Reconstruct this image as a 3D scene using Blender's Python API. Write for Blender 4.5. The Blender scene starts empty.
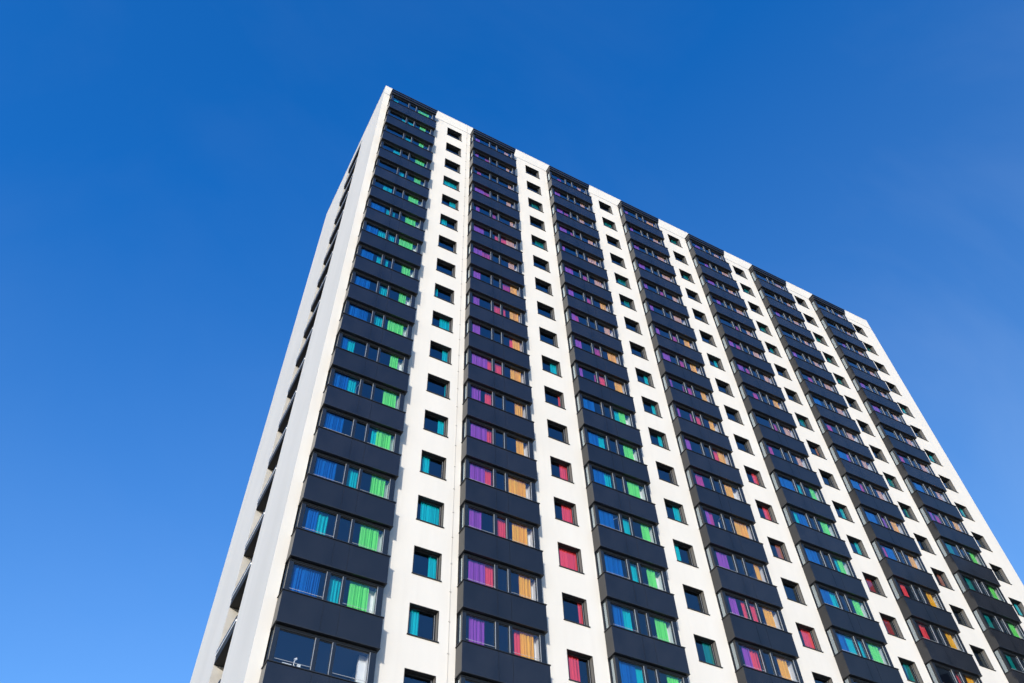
import bpy, math, random
from mathutils import Vector, Matrix

random.seed(7)
S = bpy.context.scene
COL = S.collection

# ------------------------------------------------------------------ measures (metres)
ZT = 64.763            # head of the top storey's windows above the ground
H = 2.7                # storey height
P = 6.8204             # facade bay period
XL, XR = -5.35, 43.6   # the front wall's two ends
YB = 12.65             # back wall
ZR = ZT + 2.10         # top of the parapet
NB, NJ = 7, 23         # balcony columns, storeys
BW = 3.70              # balcony width
CAM = Vector((-10.159217, -25.823999, 1.6))


# ------------------------------------------------------------------ materials
def mat(name, col, rough=0.6, metal=0.0, spec=0.5):
    m = bpy.data.materials.new(name)
    m.use_nodes = True
    b = m.node_tree.nodes['Principled BSDF']
    b.inputs['Base Color'].default_value = (*col, 1)
    b.inputs['Roughness'].default_value = rough
    b.inputs['Metallic'].default_value = metal
    b.inputs['Specular IOR Level'].default_value = spec
    return m


def nodes(m):
    return m.node_tree.nodes, m.node_tree.links, m.node_tree.nodes['Principled BSDF']


def vary(m, lo, hi, scale, stretch=(1, 1, 1), bump=0.0, bscale=40, detail=4):
    """uneven base colour between two tones of the same stuff, and a fine bump"""
    n, l, b = nodes(m)
    tc = n.new('ShaderNodeTexCoord')
    mp = n.new('ShaderNodeMapping')
    mp.inputs['Scale'].default_value = stretch
    l.new(tc.outputs['Object'], mp.inputs['Vector'])
    t = n.new('ShaderNodeTexNoise')
    t.inputs['Scale'].default_value = scale
    t.inputs['Detail'].default_value = detail
    t.inputs['Roughness'].default_value = 0.6
    l.new(mp.outputs['Vector'], t.inputs['Vector'])
    r = n.new('ShaderNodeValToRGB')
    r.color_ramp.elements[0].position = 0.32
    r.color_ramp.elements[0].color = (*lo, 1)
    r.color_ramp.elements[1].position = 0.68
    r.color_ramp.elements[1].color = (*hi, 1)
    l.new(t.outputs['Fac'], r.inputs['Fac'])
    l.new(r.outputs['Color'], b.inputs['Base Color'])
    if bump:
        t2 = n.new('ShaderNodeTexNoise')
        t2.inputs['Scale'].default_value = bscale
        t2.inputs['Detail'].default_value = 3
        l.new(tc.outputs['Object'], t2.inputs['Vector'])
        bp = n.new('ShaderNodeBump')
        bp.inputs['Strength'].default_value = bump
        bp.inputs['Distance'].default_value = 0.02
        l.new(t2.outputs['Fac'], bp.inputs['Height'])
        l.new(bp.outputs['Normal'], b.inputs['Normal'])
    return r


M = {}
M['render'] = mat('white_render', (0.60, 0.575, 0.54), 0.85, spec=0.2)
vary(M['render'], (0.565, 0.537, 0.493), (0.612, 0.582, 0.537), 0.45, (1, 1, 0.3), bump=0.12, bscale=22, detail=6)
n_, l_, b_ = nodes(M['render'])
tc_ = n_.new('ShaderNodeTexCoord')
mp_ = n_.new('ShaderNodeMapping')
mp_.inputs['Scale'].default_value = (2.4, 2.4, .10)
l_.new(tc_.outputs['Object'], mp_.inputs['Vector'])
st_ = n_.new('ShaderNodeTexNoise')
st_.inputs['Scale'].default_value = 1.0
st_.inputs['Detail'].default_value = 5
l_.new(mp_.outputs[0], st_.inputs['Vector'])
rr_ = n_.new('ShaderNodeMapRange')
rr_.inputs['From Min'].default_value = .52
rr_.inputs['From Max'].default_value = .80
rr_.inputs['To Max'].default_value = .28
l_.new(st_.outputs['Fac'], rr_.inputs['Value'])
mx_ = n_.new('ShaderNodeMix')
mx_.data_type = 'RGBA'
mx_.inputs['B'].default_value = (0.50, 0.47, 0.43, 1)
l_.new(rr_.outputs[0], mx_.inputs['Factor'])
src_ = b_.inputs['Base Color'].links[0].from_socket
l_.new(src_, mx_.inputs['A'])
l_.new(mx_.outputs['Result'], b_.inputs['Base Color'])
M['panel'] = mat('anthracite_panel', (0.013, 0.014, 0.016), 0.25, spec=0.6)
vary(M['panel'], (0.008, 0.0085, 0.0105), (0.0135, 0.014, 0.017), 1.2, (1, 1, 0.5), bump=0.02, bscale=5)
n_, l_, b_ = nodes(M['panel'])
oi = n_.new('ShaderNodeObjectInfo')
mr_ = n_.new('ShaderNodeMapRange')
mr_.inputs['To Min'].default_value = .19
mr_.inputs['To Max'].default_value = .33
l_.new(oi.outputs['Random'], mr_.inputs['Value'])
l_.new(mr_.outputs[0], b_.inputs['Roughness'])
hv_ = n_.new('ShaderNodeHueSaturation')
mv_ = n_.new('ShaderNodeMapRange')
mv_.inputs['To Min'].default_value = 1.35
mv_.inputs['To Max'].default_value = .75
l_.new(oi.outputs['Random'], mv_.inputs['Value'])
l_.new(mv_.outputs[0], hv_.inputs['Value'])
l_.new(b_.inputs['Base Color'].links[0].from_socket, hv_.inputs['Color'])
l_.new(hv_.outputs[0], b_.inputs['Base Color'])
M['dark'] = mat('dark_trim', (0.012, 0.013, 0.016), 0.45)
M['frame'] = mat('anthracite_frame', (0.012, 0.015, 0.020), 0.25)
M['alu'] = mat('sunlit_aluminium_bead', (0.34, 0.35, 0.37), 0.35, metal=0.3)  # aluminium on right edges only, its pale colour standing in for sunlit faces
M['rail'] = mat('rail_steel', (0.42, 0.43, 0.45), 0.4)
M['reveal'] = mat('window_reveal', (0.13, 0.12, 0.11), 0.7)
M['soffit'] = mat('soffit_shade_and_trim', (0.016, 0.014, 0.013), 0.7)  # near-black paints in the slot's shade; also dark window linings and trim
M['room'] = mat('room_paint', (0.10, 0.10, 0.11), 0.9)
M['ceil'] = mat('dimmed_ceiling', (0.055, 0.058, 0.065), 0.9)  # white ceilings coloured dark so the dimness of the rooms is painted in
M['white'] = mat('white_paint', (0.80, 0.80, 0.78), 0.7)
M['plastic'] = mat('pale_plastic', (0.75, 0.73, 0.74), 0.5)
M['concrete'] = mat('beige_concrete', (0.42, 0.40, 0.37), 0.9)
vary(M['concrete'], (0.37, 0.35, 0.32), (0.46, 0.44, 0.41), 1.5, bump=0.1)
M['roof'] = mat('roof_felt', (0.09, 0.09, 0.095), 0.95)
M['cable'] = mat('grey_cable', (0.42, 0.40, 0.38), 0.6)


def glass_mat(name, tint=(0.93, 0.96, 1.0), base=0.03):
    """thin coated double glazing: lets light straight through and mirrors the sky"""
    m = bpy.data.materials.new(name)
    m.use_nodes = True
    n, l = m.node_tree.nodes, m.node_tree.links
    n.clear()
    out = n.new('ShaderNodeOutputMaterial')
    mix = n.new('ShaderNodeMixShader')
    tr = n.new('ShaderNodeBsdfTransparent')
    gl = n.new('ShaderNodeBsdfGlossy')
    gl.inputs['Roughness'].default_value = 0.01
    gl.inputs['Color'].default_value = (0.80, 0.93, 1.0, 1)
    tr.inputs['Color'].default_value = (*tint, 1)
    lw = n.new('ShaderNodeFresnel')
    lw.inputs['IOR'].default_value = 1.5
    ma = n.new('ShaderNodeMath')
    ma.operation = 'MULTIPLY_ADD'
    ma.inputs[1].default_value = 2.2
    ma.inputs[2].default_value = base
    ma.use_clamp = True
    l.new(lw.outputs['Fac'], ma.inputs[0])
    tc = n.new('ShaderNodeTexCoord')
    ns = n.new('ShaderNodeTexNoise')
    ns.inputs['Scale'].default_value = 0.9
    ns.inputs['Detail'].default_value = 1
    oi = n.new('ShaderNodeObjectInfo')
    va = n.new('ShaderNodeVectorMath')
    va.operation = 'MULTIPLY_ADD'
    va.inputs[0].default_value = (37, 53, 71)
    l.new(oi.outputs['Random'], va.inputs[1])
    l.new(tc.outputs['Object'], va.inputs[2])
    l.new(va.outputs[0], ns.inputs['Vector'])
    bp = n.new('ShaderNodeBump')
    bp.inputs['Strength'].default_value = 0.25
    bp.inputs['Distance'].default_value = 0.015
    l.new(ns.outputs['Fac'], bp.inputs['Height'])
    l.new(bp.outputs['Normal'], gl.inputs['Normal'])
    l.new(ma.outputs[0], mix.inputs['Fac'])
    l.new(tr.outputs[0], mix.inputs[1])
    l.new(gl.outputs[0], mix.inputs[2])
    l.new(mix.outputs[0], out.inputs['Surface'])
    return m


M['glass'] = glass_mat('coated_glass')
M['sideglass'] = glass_mat('side_glass', (0.72, 0.72, 0.71), 0.34)

CURT = {
    'B': ('blue', (0.003, 0.14, 0.50)),
    'C': ('turquoise', (0.004, 0.56, 0.62)),
    'G': ('lime green', (0.20, 0.85, 0.17)),
    'P': ('purple', (0.36, 0.085, 0.52)),
    'R': ('coral red', (0.90, 0.085, 0.105)),
    'K': ('pink', (0.55, 0.06, 0.30)),
    'O': ('orange', (0.97, 0.52, 0.03)),
    'E': ('pale peach', (0.78, 0.47, 0.30)),
    'T': ('teal', (0.004, 0.25, 0.23)),
    'D': ('dark red', (0.36, 0.035, 0.03)),
    'N': ('rust brown', (0.42, 0.14, 0.09)),
}
for k, (nm, c) in CURT.items():
    m = bpy.data.materials.new(nm.replace(' ', '_') + '_curtain')
    m.use_nodes = True
    n, l, b = nodes(m)
    b.inputs['Base Color'].default_value = (*c, 1)
    b.inputs['Roughness'].default_value = 0.9
    b.inputs['Specular IOR Level'].default_value = 0.1
    tl = n.new('ShaderNodeBsdfTranslucent')
    tl.inputs['Color'].default_value = (*c, 1)
    mx = n.new('ShaderNodeMixShader')
    mx.inputs['Fac'].default_value = 0.25
    l.new(b.outputs[0], mx.inputs[1])
    l.new(tl.outputs[0], mx.inputs[2])
    l.new(mx.outputs[0], n['Material Output'].inputs['Surface'])
    M['curt' + k] = m


# ------------------------------------------------------------------ mesh helpers
class MB:
    def __init__(self):
        self.v, self.f, self.m, self.mats = [], [], [], []

    def mi(self, key):
        if key not in self.mats:
            self.mats.append(key)
        return self.mats.index(key)

    def quad(self, a, b, c, d, key):
        i = len(self.v)
        self.v += [tuple(a), tuple(b), tuple(c), tuple(d)]
        self.f.append((i, i + 1, i + 2, i + 3))
        self.m.append(self.mi(key))

    def box(self, x0, x1, y0, y1, z0, z1, key, skip=''):
        i = len(self.v)
        self.v += [(x, y, z) for x in (x0, x1) for y in (y0, y1) for z in (z0, z1)]
        k = self.mi(key)
        for nm, q in (('l', (0, 1, 3, 2)), ('r', (4, 6, 7, 5)), ('f', (0, 4, 5, 1)), ('b', (2, 3, 7, 6)), ('d', (0, 2, 6, 4)), ('u', (1, 5, 7, 3))):
            if nm not in skip:
                self.f.append(tuple(i + t for t in q))
                self.m.append(k)

    def add(self, other, off):
        i = len(self.v)
        self.v += [(a + off[0], b + off[1], c + off[2]) for a, b, c in other.v]
        self.f += [tuple(i + t for t in q) for q in other.f]
        ks = [self.mi(k) for k in other.mats]
        self.m += [ks[t] for t in other.m]

    def tube(self, pts, r, key, n=6):
        k = self.mi(key)
        rings = []
        for q, p in enumerate(pts):
            a = Vector(pts[max(q - 1, 0)])
            b = Vector(pts[min(q + 1, len(pts) - 1)])
            t = (b - a).normalized()
            u = t.orthogonal().normalized()
            w = t.cross(u)
            rings.append(len(self.v))
            for s in range(n):
                an = 2 * math.pi * s / n
                self.v.append(tuple(Vector(p) + r * (math.cos(an) * u + math.sin(an) * w)))
        for q in range(len(rings) - 1):
            for s in range(n):
                self.f.append((rings[q] + s, rings[q] + (s + 1) % n, rings[q + 1] + (s + 1) % n, rings[q + 1] + s))
                self.m.append(k)

    def mesh(self, name, smooth=False, bevel=0.0):
        me = bpy.data.meshes.new(name)
        me.from_pydata(self.v, [], self.f)
        for k in self.mats:
            me.materials.append(M[k])
        me.polygons.foreach_set('material_index', self.m)
        if smooth:
            me.polygons.foreach_set('use_smooth', [True] * len(self.f))
        me.update()
        return me

    def obj(self, name, parent=None, loc=(0, 0, 0), smooth=False):
        return link(name, self.mesh(name, smooth), parent, loc)


def link(name, me, parent=None, loc=(0, 0, 0)):
    o = bpy.data.objects.new(name, me)
    COL.objects.link(o)
    o.location = loc
    o.parent = parent
    return o


def tag(o, label=None, cat=None, group=None, kind=None):
    for k, v in (('label', label), ('category', cat), ('group', group), ('kind', kind)):
        if v:
            o[k] = v
    return o


# ------------------------------------------------------------------ ground
g = MB()
g.quad((-1500, -1500, 0), (1500, -1500, 0), (1500, 1500, 0), (-1500, 1500, 0), 'roof')
M['ground'] = mat('paving_and_grass', (0.12, 0.12, 0.10), 0.95)
vary(M['ground'], (0.20, 0.19, 0.15), (0.36, 0.33, 0.29), 0.03)
g.mats = ['ground']
tag(g.obj('ground'), kind='structure')

# ------------------------------------------------------------------ the tower
tower = link('tower_block', None, None, (0, 0, 0))
tag(tower, 'tall white tower block with dark enclosed balcony columns and colourful curtains', 'tower block')


def zj(j):
    return ZT - H * j


def bx(b):
    return b * P - 4.89


WX, WW, WH = 0.0, 1.17, 1.32       # small window opening in each wall strip

# front wall: one sheet with openings, balcony columns left open below the parapet
w = MB()
Z0 = 0.0
strips = [(XL, bx(0))] + [(bx(b) + BW, bx(b + 1) if b < NB - 1 else XR) for b in range(NB)]
for s, (x0, x1) in enumerate(strips):
    if s == 0:
        w.quad((x0, 0, Z0), (x1, 0, Z0), (x1, 0, zj(0) + 0.69), (x0, 0, zj(0) + 0.69), 'render')
        continue
    a = (s - 1) * P + WX
    e = a + WW
    top = zj(0) + 0.69
    for j in range(NJ):
        z1 = zj(j)
        w.quad((x0, 0, z1), (x1, 0, z1), (x1, 0, top), (x0, 0, top), 'render')
        z0 = z1 - WH
        w.quad((x0, 0, z0), (a, 0, z0), (a, 0, z1), (x0, 0, z1), 'render')
        w.quad((e, 0, z0), (x1, 0, z0), (x1, 0, z1), (e, 0, z1), 'render')
        top = z0
    w.quad((x0, 0, Z0), (x1, 0, Z0), (x1, 0, top), (x0, 0, top), 'render')
for b in range(NB):       # wall below the balconies, wall above them
    x0, x1 = bx(b), bx(b) + BW
    w.quad((x0, 0, Z0), (x1, 0, Z0), (x1, 0, zj(NJ - 1) - 2.55), (x0, 0, zj(NJ - 1) - 2.55), 'render')
    w.quad((x0, 0, zj(0) + 0.13), (x1, 0, zj(0) + 0.13), (x1, 0, zj(0) + 0.69), (x0, 0, zj(0) + 0.69), 'render')
# parapet band above a shallow shadow groove
zg0, zg1 = zj(0) + 0.69, zj(0) + 0.745
w.quad((XL, 0, zg0), (XR, 0, zg0), (XR, 0.04, zg0), (XL, 0.04, zg0), 'render')
w.quad((XL, 0.04, zg0), (XR, 0.04, zg0), (XR, 0.04, zg1), (XL, 0.04, zg1), 'dark')
w.quad((XL, 0, zg1), (XR, 0, zg1), (XR, 0, ZR), (XL, 0, ZR), 'render')
w.quad((XL, 0, zg1), (XR, 0, zg1), (XR, 0.04, zg1), (XL, 0.04, zg1), 'render')
w.obj('wall', tower)

# end wall with the open slot of landings, back and far walls
SY0, SY1 = 4.42, 7.10
SZ1 = zj(0) + 0.94
SD = 1.9
w = MB()
w.quad((XL, 0, Z0), (XL, SY0, Z0), (XL, SY0, SZ1), (XL, 0, SZ1), 'render')
w.quad((XL, SY1, Z0), (XL, YB, Z0), (XL, YB, SZ1), (XL, SY1, SZ1), 'render')
w.quad((XL, 0, SZ1), (XL, YB, SZ1), (XL, YB, ZR), (XL, 0, ZR), 'render')
for y in (SY0, SY1):
    w.quad((XL, y, Z0), (XL + SD, y, Z0), (XL + SD, y, SZ1), (XL, y, SZ1), 'concrete')
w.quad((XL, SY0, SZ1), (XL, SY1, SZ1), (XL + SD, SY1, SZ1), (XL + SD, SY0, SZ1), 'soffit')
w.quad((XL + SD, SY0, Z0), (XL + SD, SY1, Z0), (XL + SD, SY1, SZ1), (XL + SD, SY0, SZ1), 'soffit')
w.quad((XR, 0, Z0), (XR, YB, Z0), (XR, YB, ZR), (XR, 0, ZR), 'render')
w.quad((XL, YB, Z0), (XR, YB, Z0), (XR, YB, ZR), (XL, YB, ZR), 'render')
w.obj('end_wall', tower)

# roof deck and parapet coping
w = MB()
w.quad((XL, 0, ZR - 1.0), (XR, 0, ZR - 1.0), (XR, YB, ZR - 1.0), (XL, YB, ZR - 1.0), 'roof')
w.quad((XL + .25, .25, ZR), (XR - .25, .25, ZR), (XR - .25, .25, ZR - 1.0), (XL + .25, .25, ZR - 1.0), 'render')
w.quad((XL + .25, YB - .25, ZR), (XR - .25, YB - .25, ZR), (XR - .25, YB - .25, ZR - 1.0), (XL + .25, YB - .25, ZR - 1.0), 'render')
w.quad((XL + .25, .25, ZR), (XL + .25, YB - .25, ZR), (XL + .25, YB - .25, ZR - 1.0), (XL + .25, .25, ZR - 1.0), 'render')
w.quad((XR - .25, .25, ZR), (XR - .25, YB - .25, ZR), (XR - .25, YB - .25, ZR - 1.0), (XR - .25, .25, ZR - 1.0), 'render')
w.obj('roof', tower)
w = MB()
w.box(XL - .012, XR + .012, -.012, .27, ZR, ZR + .035, 'plastic')
w.box(XL - .012, XR + .012, YB - .27, YB + .012, ZR, ZR + .035, 'plastic')
w.box(XL - .012, XL + .27, .27, YB - .27, ZR, ZR + .035, 'plastic')
w.box(XR - .27, XR + .012, .27, YB - .27, ZR, ZR + .035, 'plastic')
w.obj('coping', tower)

# landings in the slot
lm = MB()
lm.box(0.004, SD - .01, .01, SY1 - SY0 - .01, -.02, .44, 'soffit')  # slab deepened and near-black, painting shade into the slot
lm.box(-0.03, 0.004, .004, SY1 - SY0 - .004, .34, .42, 'white')
lm.box(-0.03, 0.004, .004, SY1 - SY0 - .004, .42, .60, 'dark')
lme = lm.mesh('landing')
for j in range(0, 23):
    link('landing', lme, tower, (XL, SY0, zj(j)))

# lightning conductor down the first strip, with its clips
w = MB()
cx = lambda z: 1.625
w.tube([(cx(0), -.018, z) for z in (0.0, ZT * .5, ZT + 2.1)], .011, 'cable')
z = 1.0
while z < ZT + 2:
    w.box(cx(0) - .03, cx(0) + .03, -.035, 0.0, z - .02, z + .02, 'cable')
    z += 1.35
w.obj('lightning_conductor', tower)

# ------------------------------------------------------------------ one enclosed balcony (origin: left end, wall face, window head)
G1, G2, G3 = (.21, 1.47), (1.60, 2.08), (2.19, 3.43)
YF, YW = -.55, -.415
GD = .08   # the panes' depth behind the frame face
PT, PB = -1.36, -2.565


def balcony_meshes():
    b = MB()                                   # spandrel with slab behind it
    b.box(.012, BW - .012, YF + .014, .30, PB + .003, PT - .003, 'dark')
    edges = (0.0, 1.50, 2.10, BW)
    for q in range(3):
        x0 = edges[q] + (.007 if q else 0)
        x1 = edges[q + 1] - (.007 if q < 2 else 0)
        b.box(x0, x1, YF, YF + .014, PB, PT, 'panel')
    b.box(0, .012, YF + .014, -.002, PB, PT, 'panel')
    b.box(BW - .012, BW, YF + .014, -.002, PB, PT, 'panel')
    c = MB()                                   # sill capping and drip edge
    c.box(-.03, BW + .03, YF - .035, -.003, PT, PT + .032, 'dark')
    c.box(-.012, BW + .012, YF - .012, -.003, PB - .03, PB, 'dark')
    f = MB()                                   # window frame
    zb = PT + .034
    gt, gb = -.02, -1.295
    f.box(.05, BW - .05, YW, YW + .02, .015, .06, 'frame')
    f.box(.05, BW - .05, YW + .02, YW + .14, gt, .132, 'dark')
    f.box(.05, BW - .05, YW, YW + .14, zb, gb, 'frame')
    for x0, x1 in ((.05, G1[0]), (G1[1], G2[0]), (G2[1], G3[0]), (G3[1], BW - .05)):
        f.box(x0, x1, YW, YW + .14, gb, gt, 'frame')
    # sash profiles round each pane, one step behind the frame face
    for x0, x1 in (G1, G2, G3):
        f.box(x0, x0 + .018, YW + .06, YW + .13, gb, gt, 'frame')
        f.box(x1 - .018, x1 - .012, YW + .06, YW + .13, gb, gt, 'frame')
        f.box(x1 - .014, x1, YW + .012, YW + .05, gb, gt, 'alu')  # pale strip painted in for the sunlit frame edge
        f.box(x0 + .018, x1 - .018, YW + .06, YW + .13, gb, gb + .03, 'frame')
        f.box(x0 + .018, x1 - .018, YW + .06, YW + .13, gt - .03, gt, 'dark')
    # side frames
    for x0, x1 in ((.05, .10), (BW - .10, BW - .05)):
        f.box(x0, x1, YW + .14, -.002, .06, .132, 'frame')
        f.box(x0, x1, YW + .14, -.002, zb, gb, 'frame')
        f.box(x0, x1, -.05, -.002, gb, .06, 'frame')
    p = MB()                                   # panes
    for x0, x1 in (G1, G2, G3):
        p.quad((x0 + .018, YW + GD, gb + .03), (x1 - .018, YW + GD, gb + .03), (x1 - .018, YW + GD, gt - .03), (x0 + .018, YW + GD, gt - .03), 'glass')
    p.quad((.07, -.05, gb), (.07, YW + .14, gb), (.07, YW + .14, .06), (.07, -.05, .06), 'sideglass')
    p.quad((BW - .07, YW + .14, gb), (BW - .07, -.05, gb), (BW - .07, -.05, .06), (BW - .07, YW + .14, .06), 'sideglass')
    rails = []                                 # safety rails
    for x0, x1 in (G1, G3):
        h = MB()
        h.tube([(x0 + .02, YW + .04, -1.10), (x1 - .02, YW + .04, -1.10)], .008, 'rail')
        rails.append(h)
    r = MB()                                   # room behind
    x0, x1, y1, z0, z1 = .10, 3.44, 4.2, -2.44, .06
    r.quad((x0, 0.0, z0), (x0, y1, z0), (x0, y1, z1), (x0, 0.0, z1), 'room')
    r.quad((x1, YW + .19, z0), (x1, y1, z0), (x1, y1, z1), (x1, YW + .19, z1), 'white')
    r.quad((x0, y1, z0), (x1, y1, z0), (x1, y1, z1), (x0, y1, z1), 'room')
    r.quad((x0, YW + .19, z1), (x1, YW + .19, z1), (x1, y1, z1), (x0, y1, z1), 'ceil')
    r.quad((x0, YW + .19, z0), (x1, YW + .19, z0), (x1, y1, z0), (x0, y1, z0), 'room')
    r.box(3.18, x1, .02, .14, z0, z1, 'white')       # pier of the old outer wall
    return b, {'sill_cap': c, 'window_frame': f, 'window_pane': p, 'handrail': rails[0], 'handrail_2': rails[1], 'room_interior': r}


BAL, BALSUB = balcony_meshes()
bal_me = BAL.mesh('enclosed_balcony')
balsub_me = {k: v.mesh(k.replace('_2', ''), smooth=k.startswith('handrail')) for k, v in BALSUB.items()}


# one small window (origin: left end of the opening, wall face, head)
def window_meshes():
    D = .195
    f = MB()
    t = .055
    f.box(0, WW, D, D + .07, -t, 0, 'dark')
    f.box(0, WW, D, D + .07, -WH, -WH + t, 'frame')
    f.box(0, t, D, D + .07, -WH + t, -t, 'frame')
    f.box(WW - t, WW, D, D + .07, -WH + t, -t, 'frame')
    f.box(WW - t - .03, WW - t - .012, D + .015, D + .06, -WH + t, -t, 'frame')
    f.box(WW - t - .012, WW - t, D + .01, D + .06, -WH + t, -t, 'alu')
    f.box(t, t + .03, D + .015, D + .06, -WH + t, -t, 'frame')
    f.box(t + .03, WW - t - .03, D + .015, D + .06, -WH + t, -WH + t + .03, 'frame')
    p = MB()
    p.quad((t, D + .04, -WH + t), (WW - t, D + .04, -WH + t), (WW - t, D + .04, -t), (t, D + .04, -t), 'glass')
    s = MB()
    s.box(-.05, WW + .06, -.05, D, -WH - .028, -WH + .004, 'dark')
    v = MB()
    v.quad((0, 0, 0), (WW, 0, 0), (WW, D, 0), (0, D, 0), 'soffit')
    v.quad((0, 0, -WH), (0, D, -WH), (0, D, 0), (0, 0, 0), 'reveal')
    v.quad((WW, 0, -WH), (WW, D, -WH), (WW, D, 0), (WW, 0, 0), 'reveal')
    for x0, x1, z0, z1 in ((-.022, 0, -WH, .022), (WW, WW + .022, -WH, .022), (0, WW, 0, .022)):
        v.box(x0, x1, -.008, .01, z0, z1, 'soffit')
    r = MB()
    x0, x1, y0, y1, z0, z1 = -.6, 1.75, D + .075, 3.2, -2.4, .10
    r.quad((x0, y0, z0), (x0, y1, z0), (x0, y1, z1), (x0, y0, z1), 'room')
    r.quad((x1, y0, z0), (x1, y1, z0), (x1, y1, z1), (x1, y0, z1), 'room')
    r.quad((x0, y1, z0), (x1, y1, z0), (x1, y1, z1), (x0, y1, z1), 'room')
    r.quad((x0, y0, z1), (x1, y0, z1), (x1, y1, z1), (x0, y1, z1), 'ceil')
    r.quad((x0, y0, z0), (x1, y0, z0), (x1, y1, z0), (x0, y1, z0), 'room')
    return f, {'window_pane': p, 'sill': s, 'reveal': v, 'room_interior': r}


WIN, WINSUB = window_meshes()
win_me = WIN.mesh('small_window')
winsub_me = {k: v.mesh(k) for k, v in WINSUB.items()}

# a sash swung into the room
sm_ = MB()
for q in ((0, .05, -1.25, -.04), (.36, .41, -1.25, -.04)):
    sm_.box(q[0], q[1], -.02, .02, q[2], q[3], 'white')
sm_.box(.05, .36, -.02, .02, -.09, -.04, 'white')
sm_.box(.05, .36, -.02, .02, -1.25, -1.20, 'white')
sm_.quad((.05, 0, -1.20), (.36, 0, -1.20), (.36, 0, -.09), (.05, 0, -.09), 'glass')
sash_me = sm_.mesh('open_sash')
OPEN = {(2, 13): 118, (3, 12): 75, (0, 12): 105}

# ------------------------------------------------------------------ camera
cam = bpy.data.cameras.new('camera')
cam.sensor_width = 36
cam.lens = 36 * 868.88 / 1024
cam.clip_end = 5000
cam.clip_start = 0.1
co = link('camera', cam)
yaw, pitch, roll = 0.527704354, 0.916802672, -0.0427458483
fwd = Vector((math.sin(yaw) * math.cos(pitch), math.cos(yaw) * math.cos(pitch), math.sin(pitch)))
right = Vector((math.cos(yaw), -math.sin(yaw), 0))
up = right.cross(fwd)
r2 = right * math.cos(roll) + up * math.sin(roll)
u2 = -right * math.sin(roll) + up * math.cos(roll)
mw = Matrix((r2, u2, -fwd)).transposed().to_4x4()
mw.translation = CAM
co.matrix_world = mw
S.camera = co


def pix(p):
    d = Vector(p) - CAM
    zc = d.dot(fwd)
    return 512 + 868.88 * d.dot(r2) / zc, 341.5 - 868.88 * d.dot(u2) / zc


def seen_area(corners):
    """frame-clipped size of a facade quad, in pixels"""
    q = [pix(c) for c in corners]
    xs, ys = [a for a, _ in q], [a for _, a in q]
    full = abs(sum(q[i][0] * q[(i + 1) % 4][1] - q[(i + 1) % 4][0] * q[i][1] for i in range(4))) / 2
    wx, wy = max(xs) - min(xs), max(ys) - min(ys)
    ix = min(max(xs), 1024) - max(min(xs), 0)
    iy = min(max(ys), 683) - max(min(ys), 0)
    if ix <= 0 or iy <= 0:
        return 0
    return full * ix / wx * iy / wy


# ------------------------------------------------------------------ placing balconies and windows
bals, wins = [], []
for b in range(NB):
    for j in range(NJ):
        x, z = bx(b), zj(j)
        bals.append((seen_area([(x, YF, z), (x + BW, YF, z), (x + BW, YF, z - 2.6), (x, YF, z - 2.6)]), b, j))
        x = b * P
        wins.append((seen_area([(x, 0, z), (x + WW, 0, z), (x + WW, 0, z - WH), (x, 0, z - WH)]), b, j))
for lst, me, subs, main, submb, name, restname in (
        (bals, bal_me, balsub_me, BAL, BALSUB, 'enclosed_balcony', 'balcony_cladding'),
        (wins, win_me, winsub_me, WIN, WINSUB, 'small_window', 'window_glazing')):
    lst.sort(key=lambda t: -t[0])
    rest = MB()
    for n, (ar, b, j) in enumerate(lst):
        loc = (bx(b) if me is bal_me else b * P, 0, zj(j))
        if n < 100 and ar > 0:
            o = link(name, me, tower, loc)
            for k, sm in subs.items():
                link(k.replace('_2', ''), sm, o)
            if me is bal_me and (b, j) in OPEN:
                sa = link('open_sash', sash_me, o, (G2[0] - .06, YW + .17, 0))
                sa.rotation_euler = (0, 0, math.radians(OPEN[b, j]))
        else:
            rest.add(main, loc)
            for k in submb:
                rest.add(submb[k], loc)
    tag(rest.obj(restname, tower), kind='stuff')

# roof fascias over the balcony columns
fm = MB()
fm.box(.0, BW, YF, -.004, .36, .62, 'panel')
fm.box(.02, BW - .02, YF + .06, -.004, .13, .36, 'dark')
fm.box(-.03, BW + .03, YF - .035, -.004, .62, .71, 'dark')
fme = fm.mesh('balcony_roof')
for b in range(NB):
    link('balcony_roof', fme, tower, (bx(b), 0, zj(0)))

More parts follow.
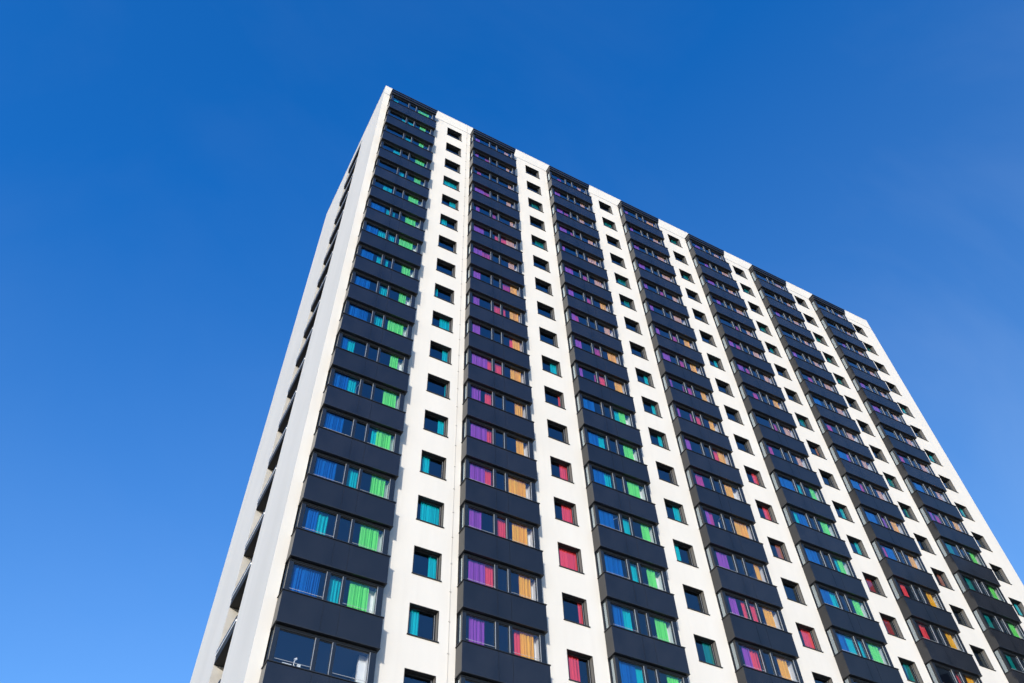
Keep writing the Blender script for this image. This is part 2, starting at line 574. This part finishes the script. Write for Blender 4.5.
# ------------------------------------------------------------------ curtains
# per balcony column, top storey first: colour and the stretch of the front it covers as seen from the street, in decimetres
BSPEC = [
    ["C3-6 G23-31", "C12-14 C16-20 G26-30", "C16-20 G27-30", "C10-14 G26-32", "C16-19 G27-31", "C8-13 G25-31",
     "B3-11 C12.5-13.9 C16-17.5 G25-31", "B3-9 C10-13.9 C16-19.5 G23.5-31", "B3-9 C12-13.9 C17-18.3 G27-31.5",
     "B3-10 C16-20 G27.5-31", "B3-12 C16-20 G24-31.5", "B3-5 C5-8.5 G27.5-31", "B3-8.5 C8.5-12.5 G26.5-32",
     "B3-10 C23.7-26.5 G26-32", "B3-10.5 C16.2-20 G26.5-32", "B3.5-7 C6.5-11 G25-31.5", "B3-12 C16.2-20 G24-30.5", ""],
    ["P3-6 E28-31", "P3-5 K11-13.9 E29-31", "K4.5-7 E30-32", "P3-9 K9.5-13.5 E28-31", "P4-6 K16.5-18.5 E30-32",
     "P3-9.5 R18-20 R22.5-26 E26.5-31.5", "P3-8 K7.5-13.5 E27.5-31", "P3-7 K23-27 O28-32", "P3-6.5 R16.5-20 R22.5-23.5 O27-32",
     "P3-7 R26-28.5 O28-32", "P3-11 R12-13.9 R16.2-20 O26-31.5", "P3-7.5 R10.5-13.5 O27.5-31.5", "P3-10.5 R10.5-13.5 O27.5-31",
     "P3-9.5 R9.5-13 O22.5-31", "P3-8 R16.2-20 O24-30.5", "P3-9.5 R9.5-13.5 O26-31", "P3.5-9.5 R23-26 O25.5-31", ""],
    ["K7-10 E26-28.5", "P3-7 E26-29", "P3-7 K9-12 E22-26", "P3-8 K12-13.9 E27-30.5", "P3-4.5 E24-30", "P3-8 K17-20 E26-31",
     "P3-6 K17-20 O27-31", "P3-5 K5-7 E27-30.5", "P3-6.5 K16-19.5 O26-31", "P3-4.5 K13-13.9 R16-19.5 O27-31.5",
     "B3-9 C23-26.5 G26-29.5", "B3-8.5 C8-12 G25-30", "B3-8.5 C8-12.5 G23.5-30", "B3-10 C16.5-19.5 G27-31", "B3-11 C16.5-20 G25.5-29.5",
     "B3-7.5 C7-11.5 G25-30", "B3-10 C9.5-13 G26-31"],
    ["P3-5 O24-30", "P4-6 E26-30", "P3-7 E25-30", "P3-7.5 E24-30", "P3-5 K16.5-19 E28-31", "P3-5 E23-29", "P3-5 K16.5-19.5 O26-30",
     "P3-8 K16-19 O25-29", "P3-4 K12.5-13.9 K16.5-19.5 O27-30", "P3-4 K12-13.9 R16.5-19.5 O26.5-29.5", "P3-5.5 R22.5-26 O25.5-30",
     "K3.5-7.5 O23.5-28", "P3.5-5 K5-7.5 O23-30", "P3.5-9.5 O27.5-30", "P4-7.5 R11-13.5 R16.2-19.5 O24.5-29.5", "P3.5-7.5 R7.5-12 O24-29"],
    ["P5-9 E25-29", "P8-11 E26-31", "P5-10 E25-29", "P6-9 E25-30", "K16-19 E27-30", "P3-6 K9-12 E25-29.5", "P3-7 K10-13.5 E26-30",
     "K8-11 O25.5-29", "K12.5-13.9 K16-19 E25-29.5", "K3.5-5.5 E26-29", "B3-12 C15.8-19.5 G26.5-29.5", "C4-7 B7-12 G24.5-29",
     "B3-10 C23.5-25 G25.5-29", "B3-8 C8-12 G25-29", "B3-7.5 C7.5-12 C16-19 G23.5-29.5"],
    ["E23-28", "E26-29", "P5-8 E24-28", "E25-28", "P3-6 E24-28", "K8-11 E24-29", "B3-8 E25-29", "K4-7 E23-27", "B3-10 P11-13.9 E24-27.5",  # blue stretches in this column stand in for sky mirrored in the glass
     "B3-8 K10-13 E25-28.5", "B3-9 P15.8-20 O24-28", "K3.5-5.5 B6-11 O25-28.5", "R4-7 O25-28.5", "R4-8 O25-28.5", "R16-19 O24-29"],
    ["E26-29", "E25-28", "P8-10 E26-29", "E26-29", "P4-7 E25-28", "P4-9 E25-28", "E25-28.5", "K3.5-6 E25-28.5", "B4-10 E25-28",  # the blue stretch here stands in for mirrored sky
     "P3.5-5 K8-11 O25-29", "T3.5-7 G25-28", "T4-8 G25-28.5", "T4-7 G24.5-28", "T4-7 G25-28"],
]
WSPEC = [
    {3: "C0-11.7", 4: "C6-11", 5: "C.5-5", 8: "C.5-2", 9: "C4.5-11", 10: "C7.5-11", 11: "C10.2-11", 12: "C7.5-11", 13: "C.5-4.5", 14: "C1.5-11.5", 15: "C7-11.5", 16: "C.5-4.5"},
    {2: "T3-9", 4: "T3-11", 9: "C6-10.5", 10: "R9.5-11", 12: "R5.5-10.5", 13: "R4.5-10.5", 14: "R.5-11.3", 15: "R8.5-11", 16: "R.5-6"},
    {1: "T2-9", 4: "T3-11", 5: "T4-9", 8: "C7-10", 9: "C7.5-11", 10: "C7-10", 12: "C6-11", 13: "C.5-3.5", 15: "T5-10.5"},
    {0: "T3-9", 2: "T4-9", 6: "C6-9", 10: "R5.5-10.5", 11: "R5-10.5", 12: "N5.5-10", 14: "R3-10.5"},
    {1: "T3-9", 3: "T4-9", 4: "T4-8", 7: "T3-8", 8: "N8-10", 11: "C6-10", 10: "C6-9.5", 12: "D2-7", 13: "D2-7.5", 14: "T3-8"},
    {2: "T3-8", 3: "T4-8", 4: "T4-8", 8: "T3-8", 9: "T5-8", 11: "N5-9"},
    {1: "T4-8", 4: "C4-7", 6: "C4-8", 8: "C4-8", 11: "C4-8"},
]
ORD = ['first', 'second', 'third', 'fourth', 'fifth', 'sixth', 'seventh', 'eighth', 'ninth', 'tenth', 'eleventh', 'twelfth', 'thirteenth',
       'fourteenth', 'fifteenth', 'sixteenth', 'seventeenth', 'eighteenth', 'nineteenth', 'twentieth']


def slope(x):
    return (x - CAM.x) / (0 - CAM.y)


def curtain_mb(width, seed):
    rnd = random.Random(seed)
    mb = MB()
    nf = max(2, round(width / .105))
    ph = rnd.random() * 6
    seg = nf * 8
    cols = []
    for i in range(seg + 1):
        t = i / seg
        a = 2 * math.pi * nf * (t + .045 * math.sin(8 * t + ph) + .022 * math.sin(19 * t + 2 * ph))
        amp = .030 * (.80 + .30 * math.sin(7.3 * t + ph) + .30 * math.sin(17 * t + 3 * ph))
        x = width * t + .010 * math.sin(2 * a)
        y = amp * math.sin(a)
        zt = .012 * math.cos(a)
        rows = []
        for z, k in ((0.0, .8), (-.25, 1.0), (-.75, 1.12), (-1.4, 1.2), (-2.3, 1.3)):
            rows.append((x + .02 * (k - 1) * math.sin(5 * t + ph), y * k, z + (zt if z == 0 else 0)))
        cols.append(rows)
    k = mb.mi('curtB')
    nr = 5
    for c in cols:
        mb.v += c
    for i in range(seg):
        for r in range(nr - 1):
            q = i * nr + r
            mb.f.append((q, q + nr, q + nr + 1, q + 1))
            mb.m.append(k)
    return mb


cl = []     # (area, colour, x0, x1, y, head z, label)
for b in range(NB):
    s = slope(b * P - 3.04)
    for j, spec in enumerate(BSPEC[b]):
        for t in spec.split():
            c = t[0]
            u0, u1 = (float(q) / 10 for q in t[1:].split('-'))
            mid = (u0 + u1) / 2
            pane = 'left-hand' if mid < 1.5 else ('narrow middle' if mid < 2.1 else 'right-hand')
            y = -.22 + (.06 if c in 'CRK' else 0)
            gw = .02 + .03 * (u1 - u0)
            u0, u1 = max(u0 - gw, G1[0]), u1 + gw
            sh = s * (y - YW - .02)
            x0, x1 = u0 + sh, min(u1 + sh, 3.42)
            if x1 - x0 < .1:
                x0 = x1 - .1
            z = zj(j)
            lo = max(.3, .3 + 1.0)
            ar = seen_area([(bx(b) + u0, YW, z - .6), (bx(b) + u1, YW, z - .6), (bx(b) + u1, YW, z - 1.3), (bx(b) + u0, YW, z - 1.3)])
            lab = f'{CURT[c][0]} curtain in {pane} pane, {ORD[b]} balcony column from left, {ORD[j]} storey from top'  # blue in the last two columns stands in for mirrored sky, not cloth
            cl.append((ar, c, bx(b) + x0, bx(b) + x1, y, z + .02, lab, 'curtains in the enclosed balconies'))
for k in range(NB):
    s = slope(k * P + .6)
    for j, spec in WSPEC[k].items():
        c = spec[0]
        u0, u1 = (float(q) / 10 for q in spec[1:].split('-'))
        y = .31
        vis = (WW - .195 * s) / WW          # the far jamb hides the rest
        u0, u1 = u0 * vis, u1 * vis
        x0, x1 = u0 + s * (y - .05), u1 + s * (y - .05)
        z = zj(j)
        ar = seen_area([(k * P + u0, 0, z - .5), (k * P + u1, 0, z - .5), (k * P + u1, 0, z - 1.25), (k * P + u0, 0, z - 1.25)])
        lab = f'{CURT[c][0]} curtain in small square window, {ORD[k]} window column from left, {ORD[j]} storey from top'
        cl.append((ar, c, k * P + x0, k * P + x1, y, z + .05, lab, 'curtains in the small square windows'))
cl.sort(key=lambda t: -t[0])
WID = (.15, .3, .45, .6, .8, 1.0, 1.2)
cmesh = {}
rest = MB()
for n, (ar, c, x0, x1, y, z, lab, grp) in enumerate(cl):
    wd = x1 - x0
    base = min(WID, key=lambda q: abs(q - wd))
    key = (base, n % 3)
    if n < 290:
        if key not in cmesh:
            mb = curtain_mb(base, base * 100 + n % 3)
            cmesh[key] = mb.mesh('curtain', smooth=True)
        o = link('curtain', cmesh[key], None, (x0, y, z))
        o.scale = (wd / base, 1, 1)
        o.material_slots[0].link = 'OBJECT'
        o.material_slots[0].material = M['curt' + c]
        tag(o, lab, 'curtain', grp)
    else:
        mb = curtain_mb(wd, n)
        mb.mats = ['curt' + c]
        rest.add(mb, (x0, y, z))
o = rest.obj('curtain_remainder', None, smooth=True)
tag(o, kind='stuff')
print('curtains', len(cl))

# things standing behind the glass
m_ = MB()
m_.tube([(0, 0, 0), (0, 0, .02)], .07, 'white', 12)
m_.tube([(0, 0, .02), (0, 0, .16), (.03, 0, .24)], .012, 'white')
m_.tube([(.0, 0, .22), (.05, 0, .27)], .035, 'white', 10)
m_.box(-.30, -.06, -.04, .06, 0, .05, 'white')
m_.box(.09, .17, -.05, .05, 0, .11, 'white')
orn = m_.obj('ornament', None, (bx(0) + .92, -.27, zj(17) - 1.19))
orn.scale = (1.3, 1, 1.2)
tag(orn,
    'small white ornament on the window ledge, lowest whole window of first balcony column from left', 'ornament')

# ------------------------------------------------------------------ tall block across the street, mirrored in the far panels
M['grey'] = mat('grey_cladding', (0.17, 0.165, 0.16), 0.8)
nb = link('apartment_block', None, None, (72.5, -30.4, 0))
nb.rotation_euler = (0, 0, math.atan2(.8268, .5624))
tag(nb, 'grey slab of flats across the street, mirrored in the far dark panels', 'apartment block')
w = MB()
w.box(0, 45, -16, 0, 0, 67, 'grey')
w.obj('wall', nb)
w = MB()
for j in range(23):
    for k in range(13):
        w.box(1.2 + k * 3.3, 3.0 + k * 3.3, 0, .03, 2 + j * 2.8, 3.5 + j * 2.8, 'frame')
tag(w.obj('window_glazing', nb), kind='stuff')

# ------------------------------------------------------------------ daylight
to_sun = Vector((-.73, -1.0, .275)).normalized()
el = math.asin(to_sun.z)
az = math.atan2(to_sun.x, to_sun.y)
sun = bpy.data.lights.new('sun', 'SUN')
sun.energy = 2.08
sun.angle = math.radians(.5)
sun.color = (1.0, .94, .83)
so = link('sun', sun)
so.rotation_euler = to_sun.to_track_quat('Z', 'Y').to_euler()
wd = bpy.data.worlds.new('World')
S.world = wd
wd.use_nodes = True
n, l = wd.node_tree.nodes, wd.node_tree.links
sky = n.new('ShaderNodeTexSky')
sky.sky_type = 'NISHITA'
sky.sun_disc = False
sky.sun_elevation = el
sky.sun_rotation = az
sky.altitude = 0
sky.air_density = 1.0
sky.dust_density = 0.6
sky.ozone_density = 4.0
hs = n.new('ShaderNodeHueSaturation')      # deep dry-air blue overhead, paler towards the horizon
tc = n.new('ShaderNodeTexCoord')
dp = n.new('ShaderNodeVectorMath')
dp.operation = 'DOT_PRODUCT'
dp.inputs[1].default_value = (-.26, -.10, .96)
l.new(tc.outputs['Generated'], dp.inputs[0])
for sock, lo, hi in (('Saturation', 1.04, 1.24), ('Value', 1.04, 1.25), ('Hue', .502, .511)):
    mr = n.new('ShaderNodeMapRange')
    mr.inputs['From Min'].default_value = .12
    mr.inputs['From Max'].default_value = .78
    mr.inputs['To Min'].default_value = lo
    mr.inputs['To Max'].default_value = hi
    l.new(dp.outputs['Value'], mr.inputs['Value'])
    l.new(mr.outputs[0], hs.inputs[sock])
l.new(sky.outputs[0], hs.inputs['Color'])
# the faintest veil of high cloud
mp = n.new('ShaderNodeMapping')
mp.inputs['Scale'].default_value = (1.6, 2.6, 1.0)
mp.inputs['Rotation'].default_value = (0.3, 0.5, 0.7)
l.new(tc.outputs['Generated'], mp.inputs['Vector'])
ci = n.new('ShaderNodeTexNoise')
ci.inputs['Scale'].default_value = 1.8
ci.inputs['Detail'].default_value = 7
ci.inputs['Roughness'].default_value = .55
ci.inputs['Distortion'].default_value = .6
l.new(mp.outputs[0], ci.inputs['Vector'])
cr = n.new('ShaderNodeMapRange')
cr.inputs['From Min'].default_value = .45
cr.inputs['From Max'].default_value = .80
cr.inputs['To Min'].default_value = 0
cr.inputs['To Max'].default_value = .11
l.new(ci.outputs['Fac'], cr.inputs['Value'])
vm = n.new('ShaderNodeMix')
vm.data_type = 'RGBA'
vm.inputs['B'].default_value = (2.0, 2.5, 3.2, 1)
sx = n.new('ShaderNodeSeparateXYZ')
l.new(tc.outputs['Generated'], sx.inputs[0])
ex = n.new('ShaderNodeMapRange')
ex.interpolation_type = 'SMOOTHSTEP'
ex.inputs['From Min'].default_value = .40
ex.inputs['From Max'].default_value = .75
ex.inputs['To Min'].default_value = .2
l.new(sx.outputs['X'], ex.inputs['Value'])
fm_ = n.new('ShaderNodeMath')
fm_.operation = 'MULTIPLY'
l.new(cr.outputs[0], fm_.inputs[0])
l.new(ex.outputs[0], fm_.inputs[1])
l.new(fm_.outputs[0], vm.inputs['Factor'])
l.new(hs.outputs[0], vm.inputs['A'])
l.new(vm.outputs['Result'], n['Background'].inputs['Color'])
n['Background'].inputs['Strength'].default_value = .15

S.view_settings.view_transform = 'Standard'
S.view_settings.look = 'None'
S.view_settings.exposure = 1.0
S.view_settings.gamma = 1
S.view_settings.use_curve_mapping = False
S.render.engine = 'CYCLES'
S.cycles.max_bounces = 8
S.cycles.transparent_max_bounces = 12
S.cycles.use_denoising = True
